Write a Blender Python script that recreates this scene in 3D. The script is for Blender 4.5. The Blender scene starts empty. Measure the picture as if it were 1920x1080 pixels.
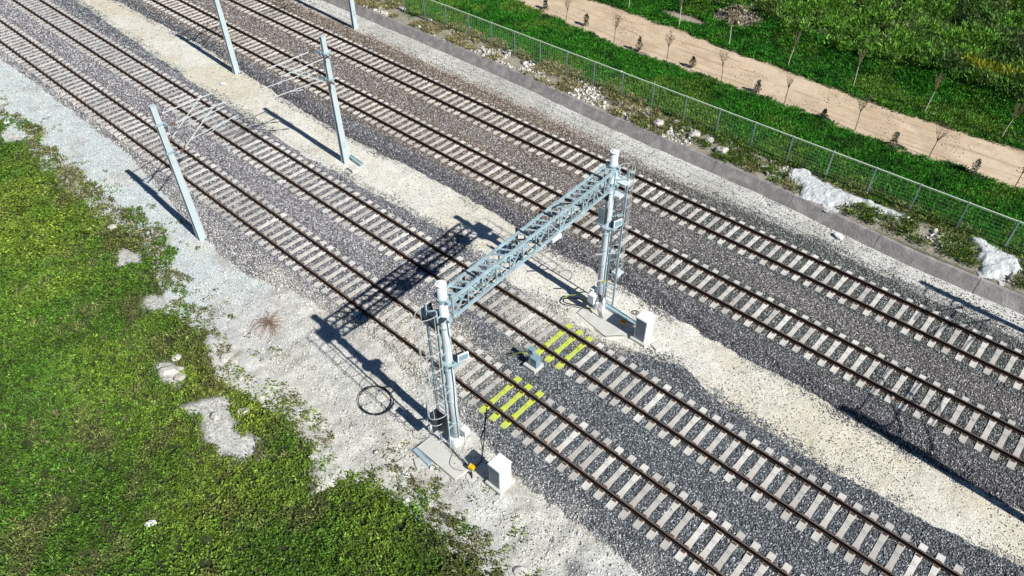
import bpy, math, random
import numpy as np
from mathutils import Vector, Matrix
random.seed(7)
RNG = np.random.default_rng(11)
SC = bpy.context.scene
COL = SC.collection

# ------------------------------------------------------------------ camera
F_PX, CAM_H, PITCH, ROLL, YAW = 1376.4, 25.009, 0.753613, -0.0076825, -0.744964
fw = np.array([math.sin(YAW)*math.cos(PITCH), math.cos(YAW)*math.cos(PITCH), -math.sin(PITCH)])
_r = np.cross(fw, [0, 0, 1]); _r /= np.linalg.norm(_r); _u = np.cross(_r, fw)
CR = _r*math.cos(ROLL)+_u*math.sin(ROLL); CU = -_r*math.sin(ROLL)+_u*math.cos(ROLL)
cam = bpy.data.cameras.new("camera"); co = bpy.data.objects.new("camera", cam); COL.objects.link(co)
m = Matrix(((CR[0], CU[0], -fw[0], 0), (CR[1], CU[1], -fw[1], 0), (CR[2], CU[2], -fw[2], CAM_H), (0, 0, 0, 1)))
co.matrix_world = m
cam.sensor_width = 36; cam.lens = F_PX/1920*36; cam.clip_start = .1; cam.clip_end = 2000
SC.camera = co
# ------------------------------------------------------------------ light
SUN = Vector((9.25, -0.40, 8.0)).normalized()
w = bpy.data.worlds.new("World"); SC.world = w; w.use_nodes = True
nt = w.node_tree; sky = nt.nodes.new("ShaderNodeTexSky"); sky.sky_type = 'NISHITA'; sky.sun_disc = False
sky.sun_elevation = math.asin(SUN.z); sky.sun_rotation = math.atan2(SUN.x, SUN.y)
sky.air_density = 0.75; sky.dust_density = 0.0; sky.ozone_density = 6.0
nt.links.new(sky.outputs[0], nt.nodes["Background"].inputs[0]); nt.nodes["Background"].inputs[1].default_value = 0.05
sl = bpy.data.lights.new("sun", 'SUN'); sl.energy = 5.0; sl.angle = math.radians(.5); sl.color = (1, .965, .91)
so = bpy.data.objects.new("sun", sl); COL.objects.link(so); so.rotation_euler = SUN.to_track_quat('Z', 'Y').to_euler()
SC.view_settings.view_transform = 'Standard'; SC.view_settings.look = 'None'
SC.view_settings.exposure = 0.24; SC.view_settings.gamma = 1

# ------------------------------------------------------------------ noise (numpy, for geometry and real colour variation)
def _h(ix, iy, s):
    v = (ix.astype(np.int64)*374761393+iy.astype(np.int64)*668265263+s*1442695041) & 0xffffffff
    v = ((v ^ (v >> 13))*1274126177) & 0xffffffff
    return ((v ^ (v >> 16)) & 0xffff)/65535.0
def vn(x, y, sc, s=0):
    x = np.asarray(x, float)/sc+1000; y = np.asarray(y, float)/sc+1000
    ix = np.floor(x); iy = np.floor(y); fx = x-ix; fy = y-iy
    fx = fx*fx*(3-2*fx); fy = fy*fy*(3-2*fy)
    a = _h(ix, iy, s); b = _h(ix+1, iy, s); c = _h(ix, iy+1, s); d = _h(ix+1, iy+1, s)
    return (a*(1-fx)+b*fx)*(1-fy)+(c*(1-fx)+d*fx)*fy
def fbm(x, y, sc, s=0, o=3):
    t = 0; a = 1; n = 0
    for i in range(o):
        t = t+a*vn(x, y, sc/2**i, s+i*17); n += a; a *= .5
    return t/n
def sstep(a, b, v):
    t = np.clip((v-a)/(b-a), 0, 1); return t*t*(3-2*t)
def infr(x, y, z=0, mg=90):
    d = np.stack([x, y, np.asarray(z)-CAM_H+0*x], -1); zz = d@fw
    px = 960+F_PX*(d@CR)/zz; py = 540-F_PX*(d@CU)/zz
    return (zz > 0) & (px > -mg*1.6) & (px < 1920+mg*2.2) & (py > -mg) & (py < 1080+mg*4.5)
def inpoly(x, y, P):
    r = np.zeros(np.shape(x), bool); n = len(P)
    for i in range(n):
        x1, y1 = P[i]; x2, y2 = P[(i+1) % n]
        if y1 == y2: continue
        c = ((y1 > y) != (y2 > y)) & (x < (x2-x1)*(y-y1)/(y2-y1)+x1); r ^= c
    return r
def polyd(x, y, P):
    d = np.full(np.shape(x), 1e9); n = len(P)
    for i in range(n):
        ax, ay = P[i]; bx, by = P[(i+1) % n]; L = (bx-ax)**2+(by-ay)**2
        t = np.clip(((x-ax)*(bx-ax)+(y-ay)*(by-ay))/L, 0, 1)
        d = np.minimum(d, np.hypot(x-ax-t*(bx-ax), y-ay-t*(by-ay)))
    return np.where(inpoly(x, y, P), d, -d)

# ------------------------------------------------------------------ materials
def mat(name, base=None, rough=.85, metal=0, attr=False, var=.0, vscale=3, speck=0, sscale=18, bump=0, bscale=25, objrand=0, stain=None, spec=.3, trans=0, bdist=.02):
    M = bpy.data.materials.new(name); M.use_nodes = True; n = M.node_tree.nodes; l = M.node_tree.links
    b = n["Principled BSDF"]; b.inputs["Roughness"].default_value = rough; b.inputs["Metallic"].default_value = metal
    b.inputs["Specular IOR Level"].default_value = spec
    tc = n.new("ShaderNodeTexCoord")
    if attr: a = n.new("ShaderNodeAttribute"); a.attribute_name = "col"; c = a.outputs["Color"]
    else: r = n.new("ShaderNodeRGB"); r.outputs[0].default_value = (*base, 1); c = r.outputs[0]
    def mul(c, val):
        x = n.new("ShaderNodeVectorMath"); x.operation = 'SCALE'; l.new(c, x.inputs[0]); l.new(val, x.inputs["Scale"]); return x.outputs[0]
    def rng(src, lo, hi, a=0, bb=1):
        x = n.new("ShaderNodeMapRange"); l.new(src, x.inputs[0]); x.inputs[1].default_value = a; x.inputs[2].default_value = bb
        x.inputs[3].default_value = lo; x.inputs[4].default_value = hi; return x.outputs[0]
    if var:
        t = n.new("ShaderNodeTexNoise"); t.inputs["Scale"].default_value = vscale; t.inputs["Detail"].default_value = 6; t.inputs["Roughness"].default_value = .65
        l.new(tc.outputs["Object"], t.inputs[0]); c = mul(c, rng(t.outputs[0], 1-var, 1+var, .3, .7))
    if speck:
        v = n.new("ShaderNodeTexVoronoi"); v.inputs["Scale"].default_value = sscale; l.new(tc.outputs["Object"], v.inputs[0])
        s = n.new("ShaderNodeSeparateColor"); l.new(v.outputs["Color"], s.inputs[0]); c = mul(c, rng(s.outputs[0], 1-speck, 1+speck))
    if objrand:
        o = n.new("ShaderNodeObjectInfo"); c = mul(c, rng(o.outputs["Random"], 1-objrand, 1+objrand*.6))
    if stain:
        t = n.new("ShaderNodeTexNoise"); t.inputs["Scale"].default_value = stain[1]; t.inputs["Detail"].default_value = 5
        l.new(tc.outputs["Object"], t.inputs[0]); x = n.new("ShaderNodeMix"); x.data_type = 'RGBA'
        l.new(rng(t.outputs[0], 0, stain[2], .5, .68), x.inputs[0]); l.new(c, x.inputs[6]); x.inputs[7].default_value = (*stain[0], 1); c = x.outputs[2]
    l.new(c, b.inputs["Base Color"])
    if bump:
        t = n.new("ShaderNodeTexNoise"); t.inputs["Scale"].default_value = bscale; t.inputs["Detail"].default_value = 4
        l.new(tc.outputs["Object"], t.inputs[0]); bp = n.new("ShaderNodeBump"); bp.inputs["Strength"].default_value = bump; bp.inputs["Distance"].default_value = bdist
        l.new(t.outputs[0], bp.inputs["Height"]); l.new(bp.outputs[0], b.inputs["Normal"])
    if trans:
        tr = n.new("ShaderNodeBsdfTranslucent"); l.new(c, tr.inputs[0]); ad = n.new("ShaderNodeMixShader"); ad.inputs[0].default_value = trans
        l.new(b.outputs[0], ad.inputs[1]); l.new(tr.outputs[0], ad.inputs[2]); l.new(ad.outputs[0], n["Material Output"].inputs[0])
    return M
MT = dict(
    ground=mat("soil", attr=True, var=.25, vscale=1.7, speck=.35, sscale=14, bump=.7, bscale=11, bdist=.05),
    bed=mat("ballast_base", attr=True, var=.2, vscale=2, speck=.6, sscale=16, bump=1, bscale=16, bdist=.06),
    stone=mat("crushed_stone", attr=True, rough=.9, spec=.15),
    grit=mat("limestone_grit", attr=True, var=.12, vscale=1.1, speck=.22, sscale=20, bump=.8, bscale=18, bdist=.035),
    dirt=mat("packed_dirt", attr=True, var=.10, vscale=.9, speck=.08, sscale=10, bump=.4, bscale=9, bdist=.03),
    leaf=mat("leaf", attr=True, rough=.6, trans=.25, spec=.25),
    sleeper=mat("sleeper_concrete", (.62, .61, .57), var=.16, vscale=2.3, objrand=.28, bump=.3, bscale=30, stain=((.42, .36, .30), .9, .45)),
    ysleeper=mat("yellow_paint", (.56, .66, .09), var=.12, vscale=4, bump=.3, bscale=30, stain=((.5, .5, .36), 3, .5)),
    rail=mat("rail_steel", (.035, .024, .02), rough=.6, var=.3, vscale=2, metal=.3),
    railhead=mat("rail_head", (.20, .16, .14), rough=.45, metal=.35, var=.2, vscale=3),
    clip=mat("rusty_clip", (.15, .085, .055), var=.3, vscale=6),
    groove=mat("groove", (.10, .10, .10)),
    mast=mat("mast_paint", (.50, .58, .60), rough=.5, stain=((.36, .38, .38), 1.3, .5), var=.14, vscale=1.3, spec=.4),
    truss=mat("galvanised_blue", (.40, .53, .58), rough=.5, var=.22, vscale=3, metal=.15, spec=.5, stain=((.24, .27, .28), 1.6, .5)),
    tube=mat("galvanised_tube", (.58, .62, .62), rough=.4, metal=.2, var=.06),
    post=mat("post_paint", (.62, .69, .72), rough=.5, var=.07, vscale=1.5),
    dark=mat("dark_paint_and_shade", (.03, .04, .055), rough=.5),
    insul=mat("insulator", (.16, .10, .08), rough=.3),
    cab=mat("cabinet_paint", (.80, .83, .84), rough=.45, var=.03, vscale=4),
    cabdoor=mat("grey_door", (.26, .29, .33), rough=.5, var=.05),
    bcab=mat("blue_grey_paint", (.22, .34, .40), rough=.5, var=.08),
    conc=mat("concrete", (.60, .60, .56), var=.12, vscale=1.8, bump=.4, bscale=20, stain=((.44, .43, .39), 2.2, .5)),
    wall=mat("wall_concrete", (.27, .255, .245), var=.25, vscale=2.2, bump=.8, bscale=9, bdist=.04, stain=((.42, .40, .37), 1.7, .8)),
    fence=mat("fence_steel", (.55, .66, .64), rough=.5, metal=.2),
    frail=mat("fence_top", (.70, .84, .62), rough=.5),
    mesh=mat("green_wire", (.36, .52, .26), rough=.5),
    black=mat("black_rubber", (.012, .014, .016), rough=.5),
    yel=mat("yellow_box", (.75, .50, .02), rough=.5), orange=mat("orange_box", (.50, .22, .02), rough=.5),
    white=mat("white_plastic", (.82, .84, .85), rough=.5, bump=.6, bscale=8),
    spill=mat("dried_slurry", (.57, .60, .60), var=.2, vscale=2.4, bump=1, bscale=7, bdist=.08),
    rock=mat("limestone", (.56, .54, .49), var=.2, vscale=3, bump=.8, bscale=10, objrand=.15, bdist=.04),
    bark=mat("bark", (.26, .19, .13), var=.2, vscale=12), lime=mat("limewash", (.60, .60, .48), var=.1, vscale=10),
    lens=mat("dark_lens", (.02, .02, .025), rough=.2),
    gcable=mat("yellow_green_cable", (.36, .40, .08), rough=.5),
    twig=mat("dry_twig", (.28, .18, .13), var=.2),
)
# ------------------------------------------------------------------ mesh helpers
def npmesh(name, V, F, mats, col=None, midx=None, smooth=False):
    V = np.asarray(V, np.float32); F = np.asarray(F, np.int32); k = F.shape[1]
    me = bpy.data.meshes.new(name); me.vertices.add(len(V)); me.vertices.foreach_set("co", V.ravel())
    me.loops.add(F.size); me.loops.foreach_set("vertex_index", F.ravel())
    me.polygons.add(len(F)); me.polygons.foreach_set("loop_start", np.arange(0, F.size, k, dtype=np.int32))
    try: me.polygons.foreach_set("loop_total", np.full(len(F), k, np.int32))
    except Exception: pass
    for x in mats: me.materials.append(x)
    if midx is not None: me.polygons.foreach_set("material_index", np.asarray(midx, np.int32))
    if smooth: me.polygons.foreach_set("use_smooth", np.ones(len(F), bool))
    if col is not None:
        a = me.color_attributes.new("col", 'FLOAT_COLOR', 'POINT')
        c = np.ones((len(V), 4), np.float32); c[:, :3] = col; a.data.foreach_set("color", c.ravel())
    me.update(calc_edges=True); me.validate()
    return me
def link(name, me, parent=None):
    o = bpy.data.objects.new(name, me); COL.objects.link(o)
    if parent: o.parent = parent
    return o
def tag(o, label, cat, group=None):
    o["label"] = label; o["category"] = cat
    if group: o["group"] = group
    return o
def empty(name, loc, rz=0):
    o = bpy.data.objects.new(name, None); COL.objects.link(o); o.location = loc; o.rotation_euler = (0, 0, rz); o.empty_display_size = .3; return o
def copy_tree(o, parent=None):
    c = o.copy(); COL.objects.link(c); c.parent = parent
    for ch in list(o.children): copy_tree(ch, c)
    return c
class MB:
    def __init__(s): s.v = []; s.f = []; s.m = []
    def add(s, V, F, m=0):
        b = len(s.v); s.v += [tuple(x) for x in V]; s.f += [tuple(i+b for i in f) for f in F]; s.m += [m]*len(F); return s
    def hexa(s, P, m=0):   # 8 points: bottom 4 ccw, top 4 ccw
        return s.add(P, [(3, 2, 1, 0), (4, 5, 6, 7), (0, 1, 5, 4), (1, 2, 6, 5), (2, 3, 7, 6), (3, 0, 4, 7)], m)
    def box(s, c, d, m=0, rz=0, rx=0):
        R = Matrix.Rotation(rz, 3, 'Z') @ Matrix.Rotation(rx, 3, 'X'); P = []
        for z in (-1, 1):
            for x, y in ((-1, -1), (1, -1), (1, 1), (-1, 1)):
                P.append(Vector(c)+R @ Vector((x*d[0]/2, y*d[1]/2, z*d[2]/2)))
        return s.hexa(P, m)
    def bar(s, a, b, w, h=None, m=0, up=(0, 0, 1)):
        h = h or w; a = Vector(a); b = Vector(b); t = (b-a).normalized(); u = Vector(up)
        if abs(t.dot(u)) > .97: u = Vector((1, 0, 0))
        x = t.cross(u).normalized(); y = x.cross(t).normalized()
        P = [p+x*(sx*w/2)+y*(sy*h/2) for p in (a, b) for sx, sy in ((-1, -1), (1, -1), (1, 1), (-1, 1))]
        return s.hexa(P, m)
    def tube(s, pts, r, n=8, m=0, caps=True):
        pts = [Vector(p) for p in pts]; N = len(pts); R = r if isinstance(r, (list, tuple)) else [r]*N
        V = []; F = []; pu = None
        for i, p in enumerate(pts):
            t = (pts[min(i+1, N-1)]-pts[max(i-1, 0)]).normalized()
            u = pu if pu is not None else (Vector((0, 0, 1)) if abs(t.z) < .9 else Vector((1, 0, 0)))
            x = t.cross(u)
            if x.length < 1e-4: x = t.cross(Vector((0, 1, 0)))
            x.normalize(); y = x.cross(t).normalized(); pu = y
            for k in range(n):
                a = 2*math.pi*k/n; V.append(p+(x*math.cos(a)+y*math.sin(a))*R[i])
        for i in range(N-1):
            for k in range(n):
                F.append((i*n+k, (i+1)*n+k, (i+1)*n+(k+1) % n, i*n+(k+1) % n))
        if caps: F.append(tuple(range(n))); F.append(tuple(range((N-1)*n, N*n))[::-1])
        return s.add(V, F, m)
    def cyl(s, a, b, r, r2=None, n=16, m=0): return s.tube([a, b], [r, r if r2 is None else r2], n, m)
    def ring(s, c, R, r, n=24, k=5, m=0, a0=0, a1=2*math.pi, ax='z'):
        pts = []
        for i in range(n+1):
            a = a0+(a1-a0)*i/n; pts.append((c[0]+R*math.cos(a), c[1]+R*math.sin(a), c[2]))
        return s.tube(pts, r, k, m)
    def mesh(s, name, mats, bevel=0, smooth=False):
        me = bpy.data.meshes.new(name); me.from_pydata([tuple(p) for p in s.v], [], s.f); me.validate()
        for x in mats: me.materials.append(x)
        if len(me.polygons) == len(s.m): me.polygons.foreach_set("material_index", s.m)
        if smooth: me.polygons.foreach_set("use_smooth", [True]*len(me.polygons))
        me.update(); return me
    def build(s, name, mats, parent=None, bevel=0, smooth=False):
        if not isinstance(mats, (list, tuple)): mats = [mats]
        o = link(name, s.mesh(name, mats, smooth=smooth), parent)
        if bevel:
            b = o.modifiers.new("bevel", 'BEVEL'); b.width = bevel; b.segments = 2; b.limit_method = 'ANGLE'
        return o

# ------------------------------------------------------------------ layout (world metres; x along the line, y across, z up)
YA, YB, YC, YD = 14.126, 18.063, 25.936, 30.315
def pl(pts): xs = [p[0] for p in pts]; ys = [p[1] for p in pts]; return lambda x: np.interp(x, xs, ys)
veg_edge = pl([(-90, 9.6), (-55.7, 9.5), (-51.4, 10.0), (-46, 9.3), (-39.2, 9.4), (-36.5, 10.0), (-33.4, 9.5), (-31, 8.9), (-29.4, 8.3), (-26.6, 8.7), (-23.8, 7.6), (-20.4, 8.3), (-17.8, 8.3), (-16, 7.2), (-15, 8.7), (-14.2, 9.1), (-12, 9.1), (-10.5, 9.1), (-8.1, 9.2), (-6.5, 8.9), (12, 8.7)])
toeA = pl([(-110, 12.3), (-63, 12.3), (-44, 12.4), (-38, 11.7), (-34, 11.2), (-29, 10.9), (-26, 11.7), (-20, 12.3), (-14, 11.9), (-10.7, 11.4), (-5, 11.5), (20, 11.5)])
toeB = pl([(-110, 21.2), (-70, 21.2), (-50, 20.3), (-36, 19.9), (-27, 20.4), (-22.8, 20.5), (-17, 19.75), (-12.7, 20.0), (-10.4, 20.5), (-8.7, 21.0), (-6.5, 20.3), (-4.4, 20.25), (.5, 20.45), (5, 21.0), (20, 21)])
toeC = pl([(-110, 23.3), (-68, 23.3), (-53, 23.55), (-45, 23.1), (-36, 22.75), (-30, 23.1), (-25, 23.3), (-18, 23.05), (-13.6, 23.2), (-9, 23.0), (-5, 23.2), (-2, 23.1), (20, 23.1)])
toeD = pl([(-110, 33.3), (-45, 33.4), (-29, 33.3), (-19, 32.8), (-7.7, 33.1), (-3, 32.75), (20, 32.6)])
wallb = pl([(-110, 35.9), (-54.7, 35.25), (-33, 35.3), (-23.2, 34.9), (-12.3, 34.85), (-4, 34.3), (1.3, 34.45), (20, 34.2)])
road_s = pl([(-110, 44.9), (-40, 44.6), (-29.4, 43.3), (-17, 43.55), (-7.9, 43.35), (-1.7, 43.9), (20, 44)])
road_n = pl([(-110, 49.9), (-35.7, 49.3), (-26.5, 49.1), (-17.2, 48.3), (-9.8, 48.1), (-2.9, 48.3), (20, 48.4)])
def Hg(x, y):
    left = (fbm(x, y, 5, 3)-.5)*.35*sstep(8.0, 4.5, y)
    wb = wallb(x); rise = .56*sstep(wb+.50, wb+.66, y)+.2*sstep(wb+.7, wb+2.6, y)
    bumpy = .25*(fbm(x, y, 2.2, 9)-.5)*sstep(36.2, 37, y)*sstep(44, 40, y)
    thick = sstep(50.5, 54, y)*(.3+2.1*fbm(x, y, 4.0, 31, 3)**1.6)
    return left+rise+bumpy+thick
patches = [[(-23.5, 4.6), (-23.1, 5.6), (-22.6, 6.3), (-22.0, 6.35), (-21.3, 5.8), (-20.6, 5.6), (-19.6, 6.0), (-18.9, 5.6), (-18.9, 5.0), (-20.2, 4.5), (-21.2, 4.5), (-22.2, 4.9)],
           [(-26.8, 5.1), (-26.2, 5.7), (-25.2, 5.7), (-24.6, 5.2), (-25.4, 4.9)],
           [(-31, 7.2), (-30, 7.9), (-29.2, 7.6), (-29.6, 6.8), (-30.6, 6.6)], [(-35.4, 8.0), (-34.2, 8.6), (-33.4, 8.0), (-34, 7.2), (-35.2, 7.3)],
           [(-53, 8.8), (-51.5, 9.3), (-50, 8.9), (-50.8, 8.0), (-52.4, 8.0)]]
SLURRY = [[(-12.6, 37.0), (-11.6, 37.8), (-10.6, 37.5), (-8.5, 37.35), (-6.4, 37.45), (-5.6, 37.2), (-5.8, 36.75), (-7.5, 36.75), (-8.4, 36.3), (-8.9, 35.3), (-9.9, 35.45), (-10.6, 35.5), (-11.0, 36.1)],
          [(-2.3, 37.5), (-1.3, 38.0), (-.2, 37.5), (.3, 36.6), (-.3, 35.3), (-1.0, 35.3), (-1.5, 36.0)]]
def noslurry(x, y): return (polyd(x, y, SLURRY[0]) < -.02) & (polyd(x, y, SLURRY[1]) < -.02)
def vegmask(x, y):
    e = veg_edge(x)+(fbm(x, y, 1.4, 5)-.5)*1.5+(vn(x, y, .35, 6)-.5)*.5
    k = y < e
    for P in patches: k &= ~(polyd(x, y, P)+(vn(x, y, .5, 8)-.5)*.5 > 0)
    return k
# ground: one sheet to the horizon
def axis(f0, f1, step, far): 
    fine = np.arange(f0, f1+step/2, step); g = [f0-d for d in (1.5, 4, 9, 18, 40, 90, 200, far)][::-1]; h = [f1+d for d in (1.5, 4, 9, 18, 40, 90, 200, far)]
    return np.concatenate([g, fine, h])
def grid(name, X, Y, Z, C, mats):
    nx, ny = X.shape; V = np.stack([X, Y, Z], -1).reshape(-1, 3); i = np.arange(nx*ny).reshape(nx, ny)
    F = np.stack([i[:-1, :-1], i[1:, :-1], i[1:, 1:], i[:-1, 1:]], -1).reshape(-1, 4)
    return npmesh(name, V, F, mats, C.reshape(-1, 3), smooth=True)
def mixc(a, b, t): t = np.asarray(t)[..., None]; return np.asarray(a)*(1-t)+np.asarray(b)*t
gx, gy = np.meshgrid(axis(-84, 12, .22, 600), axis(-10, 62, .2, 600), indexing='ij')
C = np.ones(gx.shape+(3,))*np.array([.035, .05, .018])
C = mixc(C, (.10, .09, .05), sstep(.55, .75, fbm(gx, gy, 2.5, 41))*(gy < 20))
for P in patches: C = mixc(C, (.50, .50, .47), sstep(-.3, .2, polyd(gx, gy, P)))
C = mixc(C, (.045, .085, .02), sstep(36, 37, gy))
C = mixc(C, (.30, .28, .22), sstep(35, 35.5, gy)*sstep(38.0, 37.2, gy+(fbm(gx, gy, 2, 4)-.5)*2.4))
C = mixc(C, (.30, .23, .15), sstep(.3, 0, np.abs(gy-road_s(gx)))*.8+sstep(.9, 0, np.abs(gy-road_n(gx)-.2))*.7)
C = mixc(C, (.36, .31, .25), sstep(.9, .3, np.hypot((gx+28.3)/2.6, (gy-51.0)/.9)))
C = mixc(C, (.36, .31, .25), sstep(1, .4, np.hypot((gx+24.6)/2.4, (gy-52.4)/1.2)))
C = mixc(C, (.05, .05, .04), sstep(1, .5, np.hypot((gx+29.5)/.9, (gy-51.9)/.5)))
gz = Hg(gx, gy); 
o = link("ground", grid("ground", gx, gy, gz, C, [MT['ground']])); o['kind'] = 'structure'

def sheet(name, x0, x1, step, lo, hi, ny, zf, cf, m, kind='structure'):
    xs = np.arange(x0, x1, step); t = np.linspace(0, 1, ny); X = np.repeat(xs[:, None], ny, 1)
    Y = lo(X)*(1-t)+hi(X)*t; Z = zf(X, Y); C = cf(X, Y)
    o = link(name, grid(name, X, Y, Z, C, [m])); o['kind'] = kind; return o
# white verge left of the tracks
rough_v = lambda x: sstep(-28, -25, x)
def verge_z(x, y):
    r = rough_v(x); e = sstep(7.0, 8.2, y)
    return np.maximum(Hg(x, y), 0)+.05+(fbm(x, y, .5, 51)-.3)*(.04+.14*r)+vn(x, y, 1.6, 52)*(.04+.10*r)-.30*(1-sstep(veg_edge(x)-1.6, veg_edge(x)-.9, y))
def verge_c(x, y):
    c = mixc((.54, .59, .59), (.55, .545, .51), rough_v(x)*.8); c = mixc(c, (.58, .57, .5), sstep(.5, .7, fbm(x, y, 3, 55))*.6)
    c = mixc(c, (.36, .33, .28), sstep(.55, .78, fbm(x, y, 1.1, 57))*.6)
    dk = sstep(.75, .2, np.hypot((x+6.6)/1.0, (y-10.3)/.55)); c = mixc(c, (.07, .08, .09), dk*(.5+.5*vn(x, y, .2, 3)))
    return c
sheet("gravel_verge", -84, 12, .11, lambda x: veg_edge(x)-1.9, lambda x: toeA(x)+1.3, 60, verge_z, verge_c, MT['grit'])
# cream gravel path between the two pairs of tracks
def pc(x, y):
    c = mixc((.64, .61, .50), (.70, .69, .62), sstep(.4, .65, fbm(x, y, 6, 61))); c = mixc(c, (.72, .71, .65), sstep(-30, -34, x)*0+sstep(.5, .3, np.abs((x+30)/12))*.8)
    c = mixc(c, (.52, .46, .34), sstep(.62, .8, fbm(x, y, 1.5, 62))*.35); return c
sheet("gravel_path", -90, 14, .13, lambda x: toeB(x)-.9, lambda x: toeC(x)+.9, 34, lambda x, y: .05+(fbm(x, y, 2, 63)-.5)*.07+(vn(x, y, .25, 64)-.5)*.025, pc, MT['grit'])
# service path by the wall
def sc_(x, y):
    c = mixc((.50, .50, .46), (.60, .60, .57), sstep(.35, .6, fbm(x, y, 3, 71)))
    for off in (1.25, .75): 
        c = mixc(c, (.22, .22, .2), sstep(.055, .02, np.abs(y-(wallb(x)-off+.12*np.sin(x/7.)))) * (.35+.5*vn(x, y, 1.5, 73)))
    return mixc(c, (.30, .28, .24), sstep(.6, .8, fbm(x, y, .9, 72))*.6*sstep(-60, -5, x))
sheet("service_path", -84, 12, .13, lambda x: toeD(x)-.8, lambda x: wallb(x)+.3, 48, lambda x, y: .04+(fbm(x, y, 1.2, 74)-.5)*.06, sc_, MT['grit'])
# dirt road
def rc(x, y):
    t = (y-road_s(x))/(road_n(x)-road_s(x)); c = mixc((.56, .435, .29), (.63, .52, .385), fbm(x*.6, y, 2.2, 81))
    for k, wd in ((.22, .016), (.31, .010), (.50, .022), (.57, .010), (.74, .014)):
        wob = .05*(fbm(x, 0*x, 9, int(k*100))-.5)+.012*(fbm(x, 0*x, 1.5, int(k*90))-.5)
        c = mixc(c, (.40, .29, .19), sstep(wd*1.8, wd*.3, np.abs(t-k-wob*2))*sstep(.4, .65, fbm(x, y*4, 2.5, int(k*100)))*.8)
    c = mixc(c, (.44, .34, .23), sstep(.5, .7, fbm(x, y, 1.1, 86))*.5)
    return mixc(c, (.25, .2, .12), sstep(.12, 0, np.minimum(t, 1-t))*.5)
sheet("dirt_road", -84, 12, .2, lambda x: road_s(x)+(fbm(x, 0*x, 2, 82)-.5)*.9, lambda x: road_n(x)+(fbm(x, 0*x, 2.4, 83)-.5)*1.3, 44,
      lambda x, y: Hg(x, y)*0+.79+(fbm(x, y, 1.4, 84)-.5)*.03, rc, MT['dirt'])
# ballast beds
TOP = .345
def tint(x, y):
    """colour of the crushed stone itself: grey-violet old stone, brown old stone, blue-grey fresh stone"""
    A = mixc((.20, .198, .212), (.145, .16, .172), sstep(-30, -12, x+(fbm(x, y, 5, 90)-.5)*8))
    A = mixc(A, (.30, .29, .30), (y < 22)*sstep(1.2, .3, np.abs(y-16.2+(fbm(x, y, 3, 94)-.5)))*sstep(-12, -28, x)*.5)
    A = mixc(A, (.125, .135, .145), sstep(19.0, 20.4, y)*(y < 22))
    A = mixc(A, (.50, .49, .46), (y < 13)*sstep(1.2, -.1, y-toeA(x)+(fbm(x, y, .8, 96)-.5)*1.6)*(.35+.5*fbm(x, y, .3, 97)))
    A = mixc(A, (.34, .33, .33), (y < 22)*sstep(12.9, 12.2, y)*sstep(-16, -24, x)*.6)
    D = mixc((.19, .158, .130), (.122, .132, .128), sstep(-26, -8, x+(fbm(x, y, 5, 91)-.5)*6))
    D = mixc(D, (.21, .19, .19), sstep(1.1, .2, np.abs(y-28.1+(fbm(x, y, 2, 93)-.5)*.8))*.7)
    D = mixc(D, (.145, .145, .155), sstep(25, 23.8, y))
    A = np.where((y > 22)[..., None], D, A)
    ry = np.minimum.reduce([np.abs(y-t-s) for t in (YA, YB, YC, YD) for s in (-.7525, .7525)])
    A = mixc(A, (.17, .095, .055), sstep(.34, .05, ry)*(.25+.5*fbm(x, y, 1.5, 92))*(.4+.6*(y > 22)))
    return mixc(A, (.60, .57, .49), dust(x, y)*.9)
def dust(x, y):
    d = np.exp(-((x+18.3)/4.2)**2-((y-14.3)/1.9)**2)*1.15+np.exp(-((x+15.6)/2.3)**2-((y-18.6)/1.5)**2)*1.2+np.exp(-((x+22.5)/7)**2-((y-12)/.9)**2)*.9+np.exp(-((x+12.6)/1.8)**2-((y-20.0)/.8)**2)*1.2
    d += .55*np.exp(-((x+46)/14)**2-((y-13.0)/1.3)**2)
    return np.clip(d*1.25-(fbm(x, y, .9, 95))*.75, 0, 1)
def bed(name, lo, hi, seed):
    def z(x, y):
        n = (fbm(x, y, .7, seed)-.5)*.35
        d = np.minimum(y-lo(x)+n, hi(x)-y+n); return np.minimum(TOP, -.03+d*.62)+(vn(x, y, .12, seed+2)-.5)*.03
    sheet(name, -86, 14, .12, lambda x: lo(x)-.45, lambda x: hi(x)+.45, 88, z, lambda x, y: tint(x, y)*.62, MT['bed']); return z
zAB = bed("ballast_bed", toeA, toeB, 101); zCD = bed("ballast_bed", toeC, toeD, 111)

# ------------------------------------------------------------------ loose stones (stuff)
OCT = np.array([(1, 0, 0), (0, 1, 0), (-1, 0, 0), (0, -1, 0), (0, 0, 1), (0, 0, -1)], float)
OF = np.array([(0, 1, 4), (1, 2, 4), (2, 3, 4), (3, 0, 4), (1, 0, 5), (2, 1, 5), (3, 2, 5), (0, 3, 5)])
def stones(name, x, y, z, r, c, m):
    n = len(x); sc = r[:, None, None]*RNG.uniform(.55, 1.35, (n, 6, 1)); V = OCT[None]*sc
    V = V+RNG.normal(0, .22, (n, 6, 3))*r[:, None, None]
    a = RNG.uniform(0, 6.28, n); b = RNG.uniform(-.9, .9, n); ca, sa, cb, sb = np.cos(a)[:, None], np.sin(a)[:, None], np.cos(b)[:, None], np.sin(b)[:, None]
    X, Y, Z = V[..., 0], V[..., 1], V[..., 2]; Y, Z = Y*cb-Z*sb, Y*sb+Z*cb; X, Y = X*ca-Y*sa, X*sa+Y*ca
    V = np.stack([X+x[:, None], Y+y[:, None], Z*.8+z[:, None]], -1).reshape(-1, 3)
    F = (OF[None]+(np.arange(n)*6)[:, None, None]).reshape(-1, 3)
    cc = np.repeat(c, 6, 0); o = link(name, npmesh(name, V, F, [m], cc)); o['kind'] = 'stuff'; return o
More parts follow.
